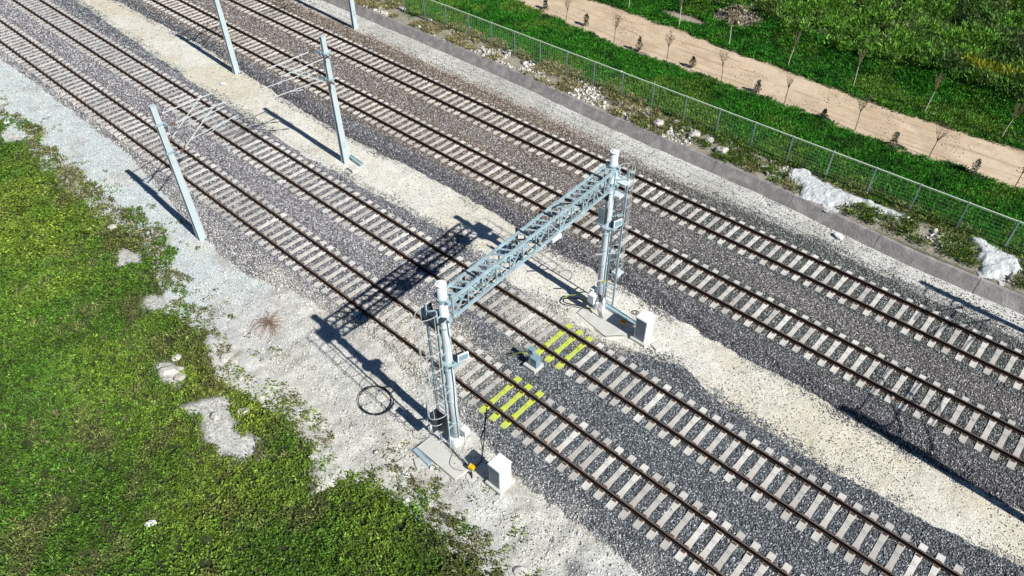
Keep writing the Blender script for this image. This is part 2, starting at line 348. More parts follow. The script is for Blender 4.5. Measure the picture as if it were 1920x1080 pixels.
def rnd_pts(n, x0, x1, y0, y1): return RNG.uniform(x0, x1, n), RNG.uniform(y0, y1, n)
def ballast(name, y0, y1, lo, hi, zf, label):
    n = int((86+13)*(y1-y0)*430); x, y = rnd_pts(n, -84, 13, y0, y1)
    dens = np.interp(x, [-84, -45, -25, 0], [.26, .42, .8, 1.0]); k = RNG.random(n) < dens
    k &= (y > lo(x)-.15-RNG.exponential(.33 if y0 < 12 else .14, n)) & (y < hi(x)+.25+RNG.exponential(.12, n)) & infr(x, y, .3, 70)
    for t in (YA, YB, YC, YD):
        for s in (-.7525, .7525): k &= np.abs(y-t-s) > .085
    for t, s0 in ((YA, -13.70), (YB, -14.075), (YC, -14.03), (YD, -17.44)):
        q = np.abs((x-s0+.3) % .6-.3); k &= ~((np.abs(y-t) < 1.27) & (q < .145) & (RNG.random(n) > .10+.55*dust(x, y)))
    x = x[k]; y = y[k]; n = len(x)
    r = RNG.uniform(.022, .046, n)*np.interp(x, [-84, -40, 0], [1.55, 1.2, 1.0]); z = np.maximum(zf(x, y), .03)+r*.25
    du = dust(x, y)
    c = tint(x, y)*1.22*np.exp(RNG.normal(0, .62, n)*(1-.6*du))[:, None]; wh = RNG.random(n) < .09; c[wh] = np.array([.5, .51, .52])*RNG.uniform(.7, 1.15, (wh.sum(), 1))
    o = stones(name, x, y, z, r, np.clip(c, .012, .75), MT['stone']); tag(o, label, "ballast stones")
ballast("ballast_stones", 11, 21.6, toeA, toeB, zAB, "crushed grey ballast stones under the two nearer tracks")
ballast("ballast_stones", 22.6, 34, toeC, toeD, zCD, "brownish crushed ballast stones under the two farther tracks")
# pale stones on the verge, the paths and behind the wall
n = 84000; x, y = rnd_pts(n, -30, 10, 7.2, 12.9); k = infr(x, y, 0, 60) & (~vegmask(x, y-.4)) & (y < toeA(x)+.5) & (RNG.random(n) < .35+.65*fbm(x, y, 1, 120)); x, y = x[k], y[k]; n = len(x)
r = np.minimum(.012+RNG.exponential(.010, n), .12); c = np.array([.56, .55, .51])*np.exp(RNG.normal(0, .36, n))[:, None]
x2, y2 = rnd_pts(26000, -75, -27, 8.8, 12.9); k = infr(x2, y2, 0, 60) & (~vegmask(x2, y2-.2)) & (y2 < toeA(x2)+.4); x2, y2 = x2[k], y2[k]
r2 = RNG.uniform(.02, .045, len(x2)); c2 = np.array([.50, .55, .54])*np.exp(RNG.normal(0, .3, len(x2)))[:, None]
X = np.concatenate([x, x2]); Y = np.concatenate([y, y2]); R = np.concatenate([r, r2]); CC = np.concatenate([c, c2])
tag(stones("verge_stones", X, Y, verge_z(X, Y)+R*.3, R, np.clip(CC, .05, .8), MT['stone']), "pale broken limestone lying on the verge beside the green field", "stones")
n = 22000; x, y = rnd_pts(n, -70, 8, 20, 24); k = infr(x, y, 0, 60) & (y > toeB(x)-.3) & (y < toeC(x)+.3); x, y = x[k], y[k]; n = len(x)
r = RNG.uniform(.014, .036, n); c = np.where((RNG.random(n) < .25)[:, None], np.array([.22, .21, .2]), np.array([.66, .62, .5]))*np.exp(RNG.normal(0, .2, n))[:, None]
tag(stones("path_stones", x, y, .055+0*x+r*.3, r, np.clip(c, .05, .8), MT['stone']), "small cream pebbles on the path between the track pairs", "stones")
n = 16000; x, y = rnd_pts(n, -62, 6, 32.5, 35.3); k = infr(x, y, 0, 60) & (y > toeD(x)-.2) & (y < wallb(x)); x, y = x[k], y[k]; n = len(x)
r = RNG.uniform(.02, .045, n); c = np.where((RNG.random(n) < .35)[:, None], np.array([.16, .16, .15]), np.array([.6, .6, .56]))*np.exp(RNG.normal(0, .2, n))[:, None]
tag(stones("path_stones", x, y, .045+0*x+r*.3, r, np.clip(c, .05, .8), MT['stone']), "loose pebbles on the white service path below the concrete wall", "stones")
n = 26000; x, y = rnd_pts(n, -62, 6, 35.4, 38.8); k = infr(x, y, .8, 60) & (y > wallb(x)+.72) & noslurry(x, y) & (fbm(x, y, 1.6, 130) > .47+.10*sstep(-30, -10, x)+.35*sstep(37.2, 38.4, y)); x, y = x[k], y[k]; n = len(x)
r = np.minimum(.03+RNG.exponential(.035, n), .2); c = np.array([.55, .53, .47])*np.exp(RNG.normal(0, .33, n))[:, None]
tag(stones("rubble_stones", x, y, Hg(x, y)+r*.35, r, np.clip(c, .05, .8), MT['stone']), "broken white rubble between the concrete wall and the fence", "stones")
n = 900; x = RNG.normal(-24.6, 1.3, n); y = RNG.normal(52.5, .7, n); x = np.concatenate([x, RNG.normal(-21.3, .7, 260)]); y = np.concatenate([y, RNG.normal(51.6, .3, 260)]); n = len(x)
r = .03+RNG.exponential(.03, n); c = np.array([.28, .25, .18])*np.exp(RNG.normal(0, .3, n))[:, None]
pz = Hg(x, y)+.55*np.exp(-((x+24.6)/1.4)**2-((y-52.5)/.8)**2)*RNG.random(n)
tag(stones("rubble_heap", x, y, pz, r, np.clip(c, .05, .7), MT['stone']), "brown heap of rubble in the grass beyond the dirt road", "rubble")

n = 5000; x, y = rnd_pts(n, -45, 4, 43, 50); k = infr(x, y, .8, 60) & (y > road_s(x)) & (y < road_n(x)) & (fbm(x, y, 2, 140) > .5); x, y = x[k], y[k]; n = len(x)
r = RNG.uniform(.02, .05, n); c = np.array([.46, .36, .26])*np.exp(RNG.normal(0, .3, n))[:, None]
tag(stones("road_stones", x, y, .80+0*x+r*.2, r, np.clip(c, .05, .8), MT['stone']), "small loose stones scattered over the dirt road", "stones")
# ------------------------------------------------------------------ vegetation (stuff)
def leaves(P, k, rad, hgt, L, W, up, colf, dome=True):
    """k diamond leaves per clump at points P (n,3) -> V,F,C"""
    n = len(P); N = n*k; B = np.repeat(P, k, 0); a = RNG.uniform(0, 6.283, N); q = np.sqrt(RNG.random(N)); s = RNG.uniform(.6, 1.3, n).repeat(k)
    rr = rad*q*s; hh = (hgt*((1-q*q)*.85+.05) if dome else RNG.uniform(0, hgt, N))*s*RNG.uniform(.55, 1.1, N)
    B = B+np.stack([rr*np.cos(a), rr*np.sin(a), hh], -1)
    da = a+RNG.normal(0, 1.1, N); uz = up+RNG.normal(0, .35, N); D = np.stack([np.cos(da), np.sin(da), uz], -1); D /= np.linalg.norm(D, axis=1)[:, None]
    Sd = np.cross(D, RNG.normal(0, 1, (N, 3))+np.array([0, 0, 1.2])); Sd /= np.linalg.norm(Sd, axis=1)[:, None]
    l = (L*RNG.uniform(.6, 1.35, N))[:, None]; w = (W*RNG.uniform(.6, 1.3, N))[:, None]
    V = np.stack([B, B+D*l*.5+Sd*w*.5, B+D*l, B+D*l*.5-Sd*w*.5], 1).reshape(-1, 3)
    F = np.arange(N*4).reshape(-1, 4); c = colf(B[:, 0], B[:, 1])*np.exp(RNG.normal(0, .28, N)+RNG.normal(0, .34, n).repeat(k))[:, None]
    return V, F, np.repeat(np.clip(c, .004, .7), 4, 0)
def veg(name, parts, label, cat):
    V = []; F = []; C = []; b = 0
    for v, f, c in parts: V.append(v); F.append(f+b); C.append(c); b += len(v)
    o = link(name, npmesh(name, np.concatenate(V), np.concatenate(F), [MT['leaf']], np.concatenate(C))); o['kind'] = 'stuff'; return tag(o, label, cat)
def fieldc(x, y):
    c = mixc(mixc((.165, .265, .034), (.12, .25, .03), sstep(5, 0, y)), (.09, .185, .022), sstep(.35, .65, fbm(x, y, 3.5, 201)))
    c = mixc(c, (.23, .30, .042), sstep(.5, .75, fbm(x, y, 6, 203))*.6)
    c = mixc(c, (.17, .155, .07), sstep(.55, .74, fbm(x, y, 1.6, 205))*.6)
    c = mixc(c, (.075, .21, .02), sstep(.62, .78, fbm(x, y, 1.6, 207))*.5)
    return mixc(c, (.20, .17, .09), sstep(1.8, .2, veg_edge(x)-y)*sstep(.4, .62, fbm(x, y, .9, 208))*.75)
n = 92000; x, y = rnd_pts(n, -66, 4, -9, 11.5); k = vegmask(x, y) & infr(x, y, 0, 110); k &= RNG.random(n) < np.where(y > veg_edge(x)-.9, .65, 1.)*np.interp(fbm(x, y, 1.3, 209), [.25, .4], [.7, 1]); x, y = x[k], y[k]
P = np.stack([x, y, Hg(x, y)+.30*(fbm(x, y, .45, 211)-.3)-.03], -1)
far = x < -32
prts = [leaves(P[~far], 13, .10, .30, .095, .055, .35, fieldc), leaves(P[far], 9, .12, .28, .13, .08, .35, fieldc)]
n = 9000; x, y = rnd_pts(n, -50, -4, -6, 10.5); k = vegmask(x, y) & infr(x, y, 0, 110) & (fbm(x, y, 1.8, 219) > .48); x, y = x[k], y[k]
dryc = lambda x, y: mixc((.15, .27, .06), (.30, .27, .13), sstep(.5, .6, vn(x, y, .7, 220)))
prts.append(leaves(np.stack([x, y, Hg(x, y)+.05], -1), 7, .12, .12, .28, .02, 1.1, dryc, dome=False))
veg("field_plants", prts, "low leafy green weeds covering the field beside the verge", "weeds")
# sparse tufts creeping over the verge and rocks
n = 1700; x, y = rnd_pts(n, -60, -4, 7.5, 12); k = infr(x, y, 0, 60) & (y > veg_edge(x)-.6) & (y < veg_edge(x)+1.5) & (fbm(x, y, 1.0, 214) > .6); x, y = x[k], y[k]
prts = [leaves(np.stack([x, y, verge_z(x, y)], -1), 9, .11, .12, .10, .06, .5, fieldc)]
n = 7500; x, y = rnd_pts(n, -60, 6, 35.6, 38.4); k = infr(x, y, .8, 60) & (y > wallb(x)+.72) & noslurry(x, y) & (fbm(x, y, 1.4, 216) > .50-.09*sstep(-22, -8, x)); x, y = x[k], y[k]
bank = lambda x, y: mixc((.10, .17, .025), (.30, .27, .13), np.clip(sstep(-16, -30, x)+sstep(.5, .7, fbm(x, y, 1, 218))*.6, 0, 1))
prts.append(leaves(np.stack([x, y, Hg(x, y)], -1), 14, .2, .25, .17, .05, .9, bank))
veg("verge_tufts", prts, "scattered tufts creeping over the rubble and gravel edges", "grass")
def grassc(x, y):
    c = mixc((.026, .17, .010), (.055, .24, .016), fbm(x, y, 2.0, 221)); c = mixc(c, (.012, .085, .006), sstep(.5, .7, fbm(x, y, 1.1, 223))*.7)
    c = mixc(c, (.15, .25, .035), sstep(.5, .75, fbm(x, y, 2.6, 225))*.6)
    return mixc(c, (.20, .21, .08), sstep(38.6, 37.4, y)*.35*(y < 40))
n = 26000; x, y = rnd_pts(n, -60, 8, 37.0, 45.4); k = infr(x, y, .8, 80) & (y < road_s(x)+.15+(fbm(x, y, .8, 227)-.5)*.9) & (y > 38.2-1.3*fbm(x, y, 1.5, 229)+.3*sstep(-20, -30, x)); x, y = x[k], y[k]
prts = [leaves(np.stack([x, y, Hg(x, y)], -1), 13, .17, .12, .20, .05, 1.1, grassc)]
n = 17000; x, y = rnd_pts(n, -48, 6, 47.8, 53.4); k = infr(x, y, .8, 80) & (y > road_n(x)-.1+(fbm(x, y, .8, 231)-.5)*1.1)
k &= np.hypot((x+28.3)/2.4, (y-51.0)/.7) > .6+.5*fbm(x, y, .7, 233); k &= np.hypot((x+24.6)/2.2, (y-52.4)/1.0) > .6+.5*fbm(x, y, .7, 234); x, y = x[k], y[k]
prts.append(leaves(np.stack([x, y, Hg(x, y)], -1), 12, .2, .16, .22, .06, 1.0, grassc))
veg("grass", prts, "bright green grass on both sides of the dirt road", "grass")
def thickc(x, y):
    c = mixc((.085, .22, .020), (.15, .32, .038), fbm(x, y, 2.4, 241)); c = mixc(c, (.05, .095, .03), sstep(.5, .68, fbm(x, y, 3.2, 243))*.8)
    c = mixc(c, (.15, .17, .07), sstep(.58, .75, fbm(x, y, 1.4, 245))*.5)
    yp = sstep(1, .5, np.hypot((x+6.9)/3.0, (y-54.8)/1.0)); return mixc(c, (.34, .36, .02), yp*.8)
n = 34000; x, y = rnd_pts(n, -44, 8, 52, 92); k = infr(x, y, 1, 110) & (y > 53.4-1.6*fbm(x, y, 1.8, 247)+.5*(x < -24)); k &= fbm(x, y, 1.5, 249)+.22*RNG.random(n) > .46; x, y = x[k], y[k]
k = np.hypot((x+24.6)/2.2, (y-52.4)/1.0) > 1; x, y = x[k], y[k]
prts = [leaves(np.stack([x, y, Hg(x, y)+.2*fbm(x, y, .9, 251)], -1), 17, .30, .75, .34, .085, 1.0, thickc)]
veg("thicket", prts, "dense dark green thicket of tall weeds beyond the road", "thicket")

# ------------------------------------------------------------------ retaining wall
t = MB(); xs = np.arange(-86, 14, 5.0)
for a in xs:
    b = a+4.97; ya, yb_ = float(wallb(a)), float(wallb(b)); P = []
    nseg = 5
    for i in range(nseg):
        p = a+(b-a)*i/nseg; q = a+(b-a)*(i+1)/nseg; yp = float(wallb(p)); yq = float(wallb(q)); T = .62
        pr = lambda X, Y: [(X, Y, -.3), (X, Y, .0), (X, Y+.5, T), (X, Y+.70, T), (X, Y+.70, -.3)]
        A = pr(p, yp); B = pr(q, yq); t.add(A+B, [(0, 5, 6, 1), (1, 6, 7, 2), (2, 7, 8, 3), (3, 8, 9, 4), (4, 9, 5, 0)]+([(0, 1, 2, 3, 4)] if i == 0 else [])+([(9, 8, 7, 6, 5)] if i == nseg-1 else []))
tag(t.build("retaining_wall", MT['wall']), "long low sloping grey concrete wall between the white service path and the rubble bank", "wall")

# ------------------------------------------------------------------ fence
fx = [-.89, -3.25, -5.65, -8.0, -10.4, -12.8, -15.15, -17.5, -19.85, -22.25, -24.63, -26.95, -29.3, -31.7, -34.1, -36.4, -38.75, -41.2]
fx = [1.5, 3.9, 6.3][::-1]+fx+[-43.6-2.4*i for i in range(9)]
fy = lambda x: 37.85+.012*(x+1) if x > -20 else 37.62+.010*(x+20)
FZ = .78; FH = 1.77
fe = empty("wire_fence", (0, 0, 0)); tag(fe, "long green wire mesh fence with pale posts and top rail between rubble and grass", "fence")
for a in fx:
    p = MB(); p.box((a, fy(a), FZ+FH/2-.15), (.07, .07, FH+.3)); p.box((a, fy(a), FZ+FH+.012), (.075, .075, .02)); p.build("post", MT['fence'], fe)
t = MB(); wr = MB()
for a, b in zip(fx[:-1], fx[1:]):
    t.bar((a, fy(a), FZ+FH-.02), (b, fy(b), FZ+FH-.02), .05, .045)
    nz = 9
    for i in range(nz): z = FZ+.06+(FH-.14)*i/(nz-1); wr.bar((a, fy(a)-.03, z), (b, fy(b)-.03, z), .009)
    for i in range(1, 12): x_ = a+(b-a)*i/12; wr.bar((x_, fy(x_)-.035, FZ+.05), (x_, fy(x_)-.035, FZ+FH-.07), .0055)
t.build("top_rail", MT['frail'], fe); wr.build("wire_mesh", MT['mesh'], fe)

# ------------------------------------------------------------------ tracks
def sleeper_mesh(matl, name="sleeper"):
    t = MB(); st = [(-1.25, .125, .0), (-1.19, .135, .035), (-.98, .135, .04), (-.5, .12, .04), (-.32, .105, .018), (.32, .105, .018), (.5, .12, .04), (.98, .135, .04), (1.19, .135, .035), (1.25, .125, .0)]
    V = []; 
    for y, hw, z in st: V += [(-hw-.01, y, -.15), (hw+.01, y, -.15), (hw, y, z), (-hw, y, z)]
    F = [(3, 2, 1, 0)]
    for i in range(len(st)-1):
        a = i*4; F += [(a, a+1, a+5, a+4), (a+1, a+2, a+6, a+5), (a+2, a+3, a+7, a+6), (a+3, a, a+4, a+7)]
    e = (len(st)-1)*4; F.append((e, e+1, e+2, e+3)); t.add(V, F, 0)
    for s in (-1, 1):
        for d in (-.125, .125):
            t.box((0, s*.7525+d, .052), (.16, .07, .035), 1); t.cyl((0, s*.7525+d, .06), (0, s*.7525+d, .095), .02, n=6, m=1)
    for yy in (.18, .26): t.box((0, yy, .0185), (.19, .012, .005), 2)
    return t.mesh(name, [matl, MT['clip'], MT['groove']])
SM = sleeper_mesh(MT['sleeper']); SY = sleeper_mesh(MT['ysleeper'])
tracks = [("A", YA, -13.70, "railway track nearest the green field, partly covered by pale dust"), ("B", YB, -14.075, "railway track along the near edge of the cream gravel path"),
          ("C", YC, -14.03, "railway track along the far edge of the cream gravel path"), ("D", YD, -17.44, "farthest railway track, beside the white service path and the concrete wall")]
SZ = .362
for tn, y0, xs0, lab in tracks:
    r = empty("railway_track", (0, y0, 0)); tag(r, lab, "track", "parallel railway tracks")
    for s in (-1, 1):
        t = MB(); prof = [(-.075, 0), (-.075, .012), (-.012, .03), (-.01, .125), (-.036, .138), (-.036, .165), (-.03, .172), (.03, .172), (.036, .165), (.036, .138), (.01, .125), (.012, .03), (.075, .012), (.075, 0)]
        X0, X1 = -95., 16.; k = len(prof); V = [(X0, s*.7525+a, SZ+.035+b) for a, b in prof]+[(X1, s*.7525+a, SZ+.035+b) for a, b in prof]
        t.add(V, [(i, (i+1) % k, (i+1) % k+k, i+k) for i in range(k) if i != 6], 0); t.add(V, [(6, 7, 7+k, 6+k)], 1)
        t.build("rail", [MT['rail'], MT['railhead']], r)
    xs = [xs0+.6*i for i in range(-130, 52) if -92 < xs0+.6*i < 14]
    vis = [x for x in xs if bool(infr(np.array([x]), np.array([y0]), .35, 4)[0])]; vis.sort(key=lambda x: math.hypot(x, y0)); near = vis[:100]; rest = [x for x in xs if x not in near]
    for x in near:
        yel = tn in "AB" and (abs(x-(-13.5 if tn == "B" else -13.1)) < .95)
        o = link("sleeper", SY if yel else SM, r); dz = random.uniform(-.006, .006)
        o.location = (x+random.uniform(-.012, .012), random.uniform(-.015, .015), SZ+dz); o.rotation_euler = (0, 0, random.uniform(-.008, .008))
        if yel: o["label"] = "concrete sleeper painted bright yellow-green"
    bv = np.array([v.co[:] for v in SM.vertices]); V = []; F = []; Mi = []; b = 0
    for x in rest:
        V += [(v[0]+x, v[1], v[2]+SZ) for v in bv]; F += [tuple(i+b for i in p.vertices) for p in SM.polygons]; Mi += [p.material_index for p in SM.polygons]; b += len(bv)
    me = bpy.data.meshes.new("distant_sleepers"); me.from_pydata(V, [], F)
    for x in (MT['sleeper'], MT['clip'], MT['groove']): me.materials.append(x)
    me.polygons.foreach_set("material_index", Mi); o = link("distant_sleepers", me, r); o['kind'] = 'stuff'

# ------------------------------------------------------------------ overhead line masts
def make_mast(x, y, side, label, H=8.0, z0=0, cant=True):
    r = empty("overhead_line_mast", (x, y, z0)); tag(r, label, "mast", "overhead line masts beside the tracks")
    t = MB(); W0, W1, D0, D1, T = .40, .26, .32, .20, .035   # H section: flanges face along the line
    for s in (-1, 1):
        P = []
        for z, W, D in ((-.3, W0, D0), (H, W1, D1)):
            x0 = s*D/2; x1 = s*(D/2-T); a, b = min(x0, x1), max(x0, x1)
            P += [(a, -W/2, z), (b, -W/2, z), (b, W/2, z), (a, W/2, z)]
        t.hexa(P)
    P = []
    for z, D in ((-.3, D0), (H, D1)): a = D/2-T; P += [(-a, -.11, z), (a, -.11, z), (a, .11, z), (-a, .11, z)]
    t.hexa(P); t.build("column", MT['mast'], r, bevel=.006)
    t = MB(); t.box((0, 0, H+.02), (D1+.04, W1+.04, .03)); t.build("cap", MT['mast'], r)
    if side < 0 and x < 0:
        for z in (1.2, 1.31, 1.42, 1.53):
            for q in (-.05, .05): t = MB(); t.box((D0/2-.012, q, z), (.012, .035, .04)); t.build("bolt", MT['groove'], r)
    if not cant: return r
    for dx in (-.72, .55):
        c = MB(); S = side; zt, zb = 7.1, 5.55
        c.tube([(dx, S*.55, zt), (dx, S*3.25, zt)], .028); c.tube([(dx, S*.62, zb+.2), (dx*1.0, S*2.5, zt-.04)], .028)
        c.tube([(dx, S*1.05, 6.02), (dx-.15, S*3.75, 6.1)], .022); c.tube([(dx-.1, S*3.0, 6.1), (dx-.1, S*2.05, 5.85)], .018)
        c.tube([(dx, S*2.0, zt), (dx-.05, S*2.6, 6.1)], .012); c.tube([(dx, S*1.3, zt), (dx, S*1.05, 6.1)], .012)
        c.box((dx, S*2.5, zt-.02), (.09, .12, .1)); c.box((dx, S*1.08, 6.03), (.08, .1, .1))
        co_ = c.build("cantilever", MT['tube'], r, smooth=False)
        for a, b in (((dx, S*.2, zt), (dx, S*.56, zt)), ((dx, S*.3, zb+.03), (dx, S*.64, zb+.22))):
            i = MB(); a, b = Vector(a), Vector(b); i.cyl(a, b, .03, n=8)
            for k in range(5): p = a.lerp(b, (k+.5)/5); q = a.lerp(b, (k+.5)/5+.07); i.cyl(p, q, .062, n=10)
            i.build("insulator", MT['insul'], co_)
    for z in (7.1, 5.55):
        b = MB(); b.box((-.085, side*.16, z), (1.5, .06, .08)); b.box((-.085, side*.19, z-.09), (1.5, .05, .04))
        for s in (-1, 1): b.box((s*.16, 0, z), (.03, .44, .1))
        b.build("bracket", MT['truss'], r)
    return r
make_mast(-32.95, 11.25, 1, "grey overhead line mast on the white verge beside the green field")
make_mast(-33.1, 21.05, -1, "grey overhead line mast next to a metal duct on the cream path")
make_mast(-48.2, 23.0, 1, "grey overhead line mast at the far edge of the cream path, top cut off")
make_mast(-47.7, 33.5, -1, "grey overhead line mast on the white service path close to the concrete wall")
make_mast(6.4, 22.95, 1, "overhead line mast outside the right edge whose shadow falls on the cream path")
make_mast(6.1, 33.15, -1, "overhead line mast outside the right edge whose shadow falls on the service path")

# ------------------------------------------------------------------ signal gantry
G = empty("signal_gantry", (-13.75, 16.3, 0)); tag(G, "pale blue lattice signal gantry on two round posts spanning the two nearer tracks", "gantry")
off = Vector((-13.75, 16.3, 0))
def L(p): return Vector(p)-off
PN, PF = Vector((-13.5, 11.25, 0)), Vector((-13.98, 21.3, 0)); PH = 8.85
ax = (PF-PN).normalized(); lx = Vector((ax.y, -ax.x, 0))   # lx points to +X side
for P_, near in ((PN, True), (PF, False)):
    t = MB(); b = L(P_); t.tube([b+Vector((0, 0, -.2)), b+Vector((0, 0, 3)), b+Vector((0, 0, 6)), b+Vector((0, 0, PH))], [.19, .18, .17, .16], 20)
    po = t.build("post", MT['post'], G, smooth=False)
    for p in po.data.polygons: p.use_smooth = len(p.vertices) == 4
    t = MB(); t.cyl(b+Vector((0, 0, PH)), b+Vector((0, 0, PH+.03)), .19, n=20); t.cyl(b+Vector((0, 0, PH+.03)), b+Vector((0, 0, PH+.06)), .1, n=12); t.build("post_cap", MT['cab'], po)
    for z in (1.6, 2.9, 3.8, 4.7, 6.9, 7.3): t = MB(); t.cyl(b+Vector((0, 0, z)), b+Vector((0, 0, z+.035)), .207, n=20); t.build("band", MT['truss'], po)
    t = MB(); t.cyl(b+Vector((0, 0, .1)), b+Vector((0, 0, .62)), .29, n=22); t.build("pedestal", MT['cab'], po)
    # ladder on the outer side
    s = -1 if near else 1; y0 = s*.42; rl = [Vector((-.42, y0, 0)), Vector((.10, y0, 0))]
    if not near: rl = [Vector((.02, y0, 0)), Vector((.50, y0, 0))]
    t = MB()
    for q in rl: t.bar(b+q+Vector((0, 0, .05)), b+q+Vector((0, 0, 8.0)), .05, .085, up=(1, 0, 0))
    for i in range(26): z = .35+i*.295; t.cyl(b+rl[0]+Vector((0, 0, z)), b+rl[1]+Vector((0, 0, z)), .016, n=6)
    for z in (1.5, 3.6, 5.7, 7.6):
        for q in rl: t.bar(b+q+Vector((0, 0, z)), b+Vector((q.x*.4, 0, z)), .035, .05)
    lad = t.build("ladder", MT['truss'], G)
    t = MB(); mid = (rl[0]+rl[1])/2; R_ = .36
    hz = [2.6+.88*i for i in range(7)]
    for z in hz:
        pts = []
        for i in range(13):
            a = math.pi*i/12; pts.append(b+Vector((mid.x+(R_ if 0 < i < 12 else R_*.9)*math.cos(a), y0+s*(R_*1.75)*math.sin(a), z)))
        t.tube(pts, .014, 5)
    for i in (1, 4, 6, 8, 11):
        a = math.pi*i/12; x_ = mid.x+R_*math.cos(a); y_ = y0+s*R_*1.75*math.sin(a); t.bar(b+Vector((x_, y_, hz[0])), b+Vector((x_, y_, hz[-1])), .02, .01)
    t.build("safety_cage", MT['tube'], lad)
    if near:
        t = MB(); t.box(b+Vector((mid.x, y0-.06, 1.75)), (.6, .03, 1.3)); t.box(b+Vector((mid.x-.29, y0-.2, 1.75)), (.03, .3, 1.3)); t.box(b+Vector((mid.x-.28, y0-.5, 2.1)), (.02, .02, 1.9)); t.build("climbing_guard", MT['dark'], lad)
        for k in range(3):
            t = MB(); t.ring(b+Vector((mid.x-.05, y0-.3, 1.2+.5*k)), .33, .014, 14, 5, a0=math.pi, a1=2*math.pi); t.build("hoop", MT['tube'], lad)
    t = MB(); t.box(b+Vector((mid.x, y0*.75, 7.45)), (.75, .5, .05)); t.box(b+Vector((mid.x-.36, y0*.75, 7.6)), (.03, .5, .3)); t.build("landing", MT['dark'] if near else MT['post'], lad)  # nearer landing: the plate's shade is put into its dark colour
    # lamp box with white rim
    z = 5.35; yy = .30 if near else .1; t = MB(); bx = b+Vector((.34, yy, z)); t.box(bx, (.16, .30, .30), 0, rz=-.3); 
    sb = t.build("signal_box", MT['dark'], G)
    t = MB(); q = bx+Vector((.12, .0, .07)); t.box(q, (.07, .44, .34), 0, rz=-.3, rx=0); t.build("cover", MT['cab'], sb, bevel=.01); t = MB(); t.box(q+Vector((0, 0, 0)), (.078, .36, .26), 0, rz=-.3); t.build("glass", MT['bcab'], sb)
    t = MB(); t.cyl(b+Vector((0, 0, z-.25)), b+Vector((0, 0, z-.18)), .32, n=16); t.box(b+Vector((.2, .1, z-.22)), (.5, .5, .05)); t.build("collar", MT['truss'], sb)
    # loose cables down the post
    t = MB(); pts = [b+Vector((.2, -.05+.015*math.sin(i*1.3), 7.2-i*.55)) for i in range(13)]; pts[2] += Vector((.12, .1, 0)); pts[3] += Vector((.2, .14, 0)); t.tube(pts, .014, 5); t.build("cable", MT['black'], po)
# extra kit on the far post
b = L(PF)
t = MB(); t.box(b+Vector((.05, -.48, 5.95)), (.30, .06, .75)); t.box(b+Vector((.19, -.45, 5.95)), (.03, .16, .78)); sg = t.build("signal_panel", MT['dark'], G)
t = MB(); t.box(b+Vector((.0, -.53, 5.95)), (.32, .03, .80)); t.box(b+Vector((0, -.28, 5.5)), (.34, .62, .05)); t.build("frame", MT['truss'], sg)
t = MB(); t.cyl(b+Vector((-.3, -.1, 6.75)), b+Vector((-.22, -.1, 6.75)), .28, n=18); t.box(b+Vector((-.1, -.1, 6.75)), (.3, .22, .4)); t.build("signal_head", MT['dark'], G)
t = MB(); t.box(b+Vector((.2, .28, 6.7)), (.42, .42, .12)); t.build("upper_box", MT['post'], G, bevel=.01)
for k in range(2): 
    t = MB(); t.bar(b+Vector((-.12, -.5, 3.7+k*-1.6)), b+Vector((.18, -.2, 3.7+k*-1.6)), .05, .05); t.build("clamp", MT['tube'], G)
t = MB(); t.box(b+Vector((-.12, -.42, .95)), (.34, .30, .5)); t.box(b+Vector((-.34, -.1, 1.05)), (.2, .3, .4)); t.cyl(b+Vector((.05, -.33, .62)), b+Vector((.05, -.33, 1.2)), .05, n=8); t.build("junction_box", MT['cab'], G, bevel=.01)
t = MB()
for k in range(4): t.tube([b+Vector((.1+.05*k, -.3, 1.3)), b+Vector((.3+.06*k, -.42, .95)), b+Vector((.28+.07*k, -.5, .5)), b+Vector((.45+.07*k, -.55, .2))], .017, 5)
t.tube([b+Vector((-.2, -.3, 1.2)), b+Vector((.0, -.48, .9)), b+Vector((.3, -.35, .95)), b+Vector((.34, -.05, 1.2))], .017, 5); t.build("cable", MT['black'], G)
t = MB(); t.box(b+Vector((.19, -.06, 1.95)), (.02, .14, .16)); t.build("notice_plate", MT['yel'], G)
b = L(PN); t = MB(); t.box(b+Vector((.33, .22, .95)), (.3, .28, .35)); t.build("junction_box", MT['cab'], G, bevel=.01)
# truss beam
TB = MB(); zt, zb = 8.2, 7.35; hw = .26
def TP(u, s, z): p = PN+ax*u+lx*(s*hw); return L((p.x, p.y, z))
U0, U1 = .20, (PF-PN).length-.22; npn = 13; du = (U1-U0)/npn
for s in (-1, 1):
    for z in (zt, zb): TB.bar(TP(U0, s, z), TP(U1, s, z), .085, .085)
    for i in range(npn+1):
        TB.bar(TP(U0+i*du, s, zb), TP(U0+i*du, s, zt), .045)
        if i < npn:
            a, c = (zb, zt) if i % 2 == 0 else (zt, zb); TB.bar(TP(U0+i*du, s, a), TP(U0+(i+1)*du, s, c), .045)
            TB.bar(TP(U0+i*du, s, zt), TP(U0+(i+.5)*du, s, zb), .028)
for z in (zt, zb):
    nb = 26
    for i in range(nb+1): 
        u = U0+(U1-U0-.28)*i/nb; TB.bar(TP(u, -1, z+.01), TP(u+.28, 1, z+.01), .075, .02)
for i in range(0, npn+1, 2): TB.bar(TP(U0+i*du, -1, zb), TP(U0+i*du, 1, zt), .03)
tr = TB.build("truss_beam", MT['truss'], G)
for u in (3.7, 6.5):
    for s in (-1, 1):
        for z in (zt, zb): t = MB(); t.box(TP(u, s, z), (.12, .34, .13)); t.build("splice_plate", MT['truss'], tr)
for P_, u in ((PN, .0), (PF, U1+.2)):
    for z in (zt, zb): t = MB(); t.box(L((P_.x, P_.y, z)), (.66, .16, .10)); t.cyl(L((P_.x, P_.y, z-.07)), L((P_.x, P_.y, z+.07)), .215, n=18); t.build("saddle", MT['truss'], tr)
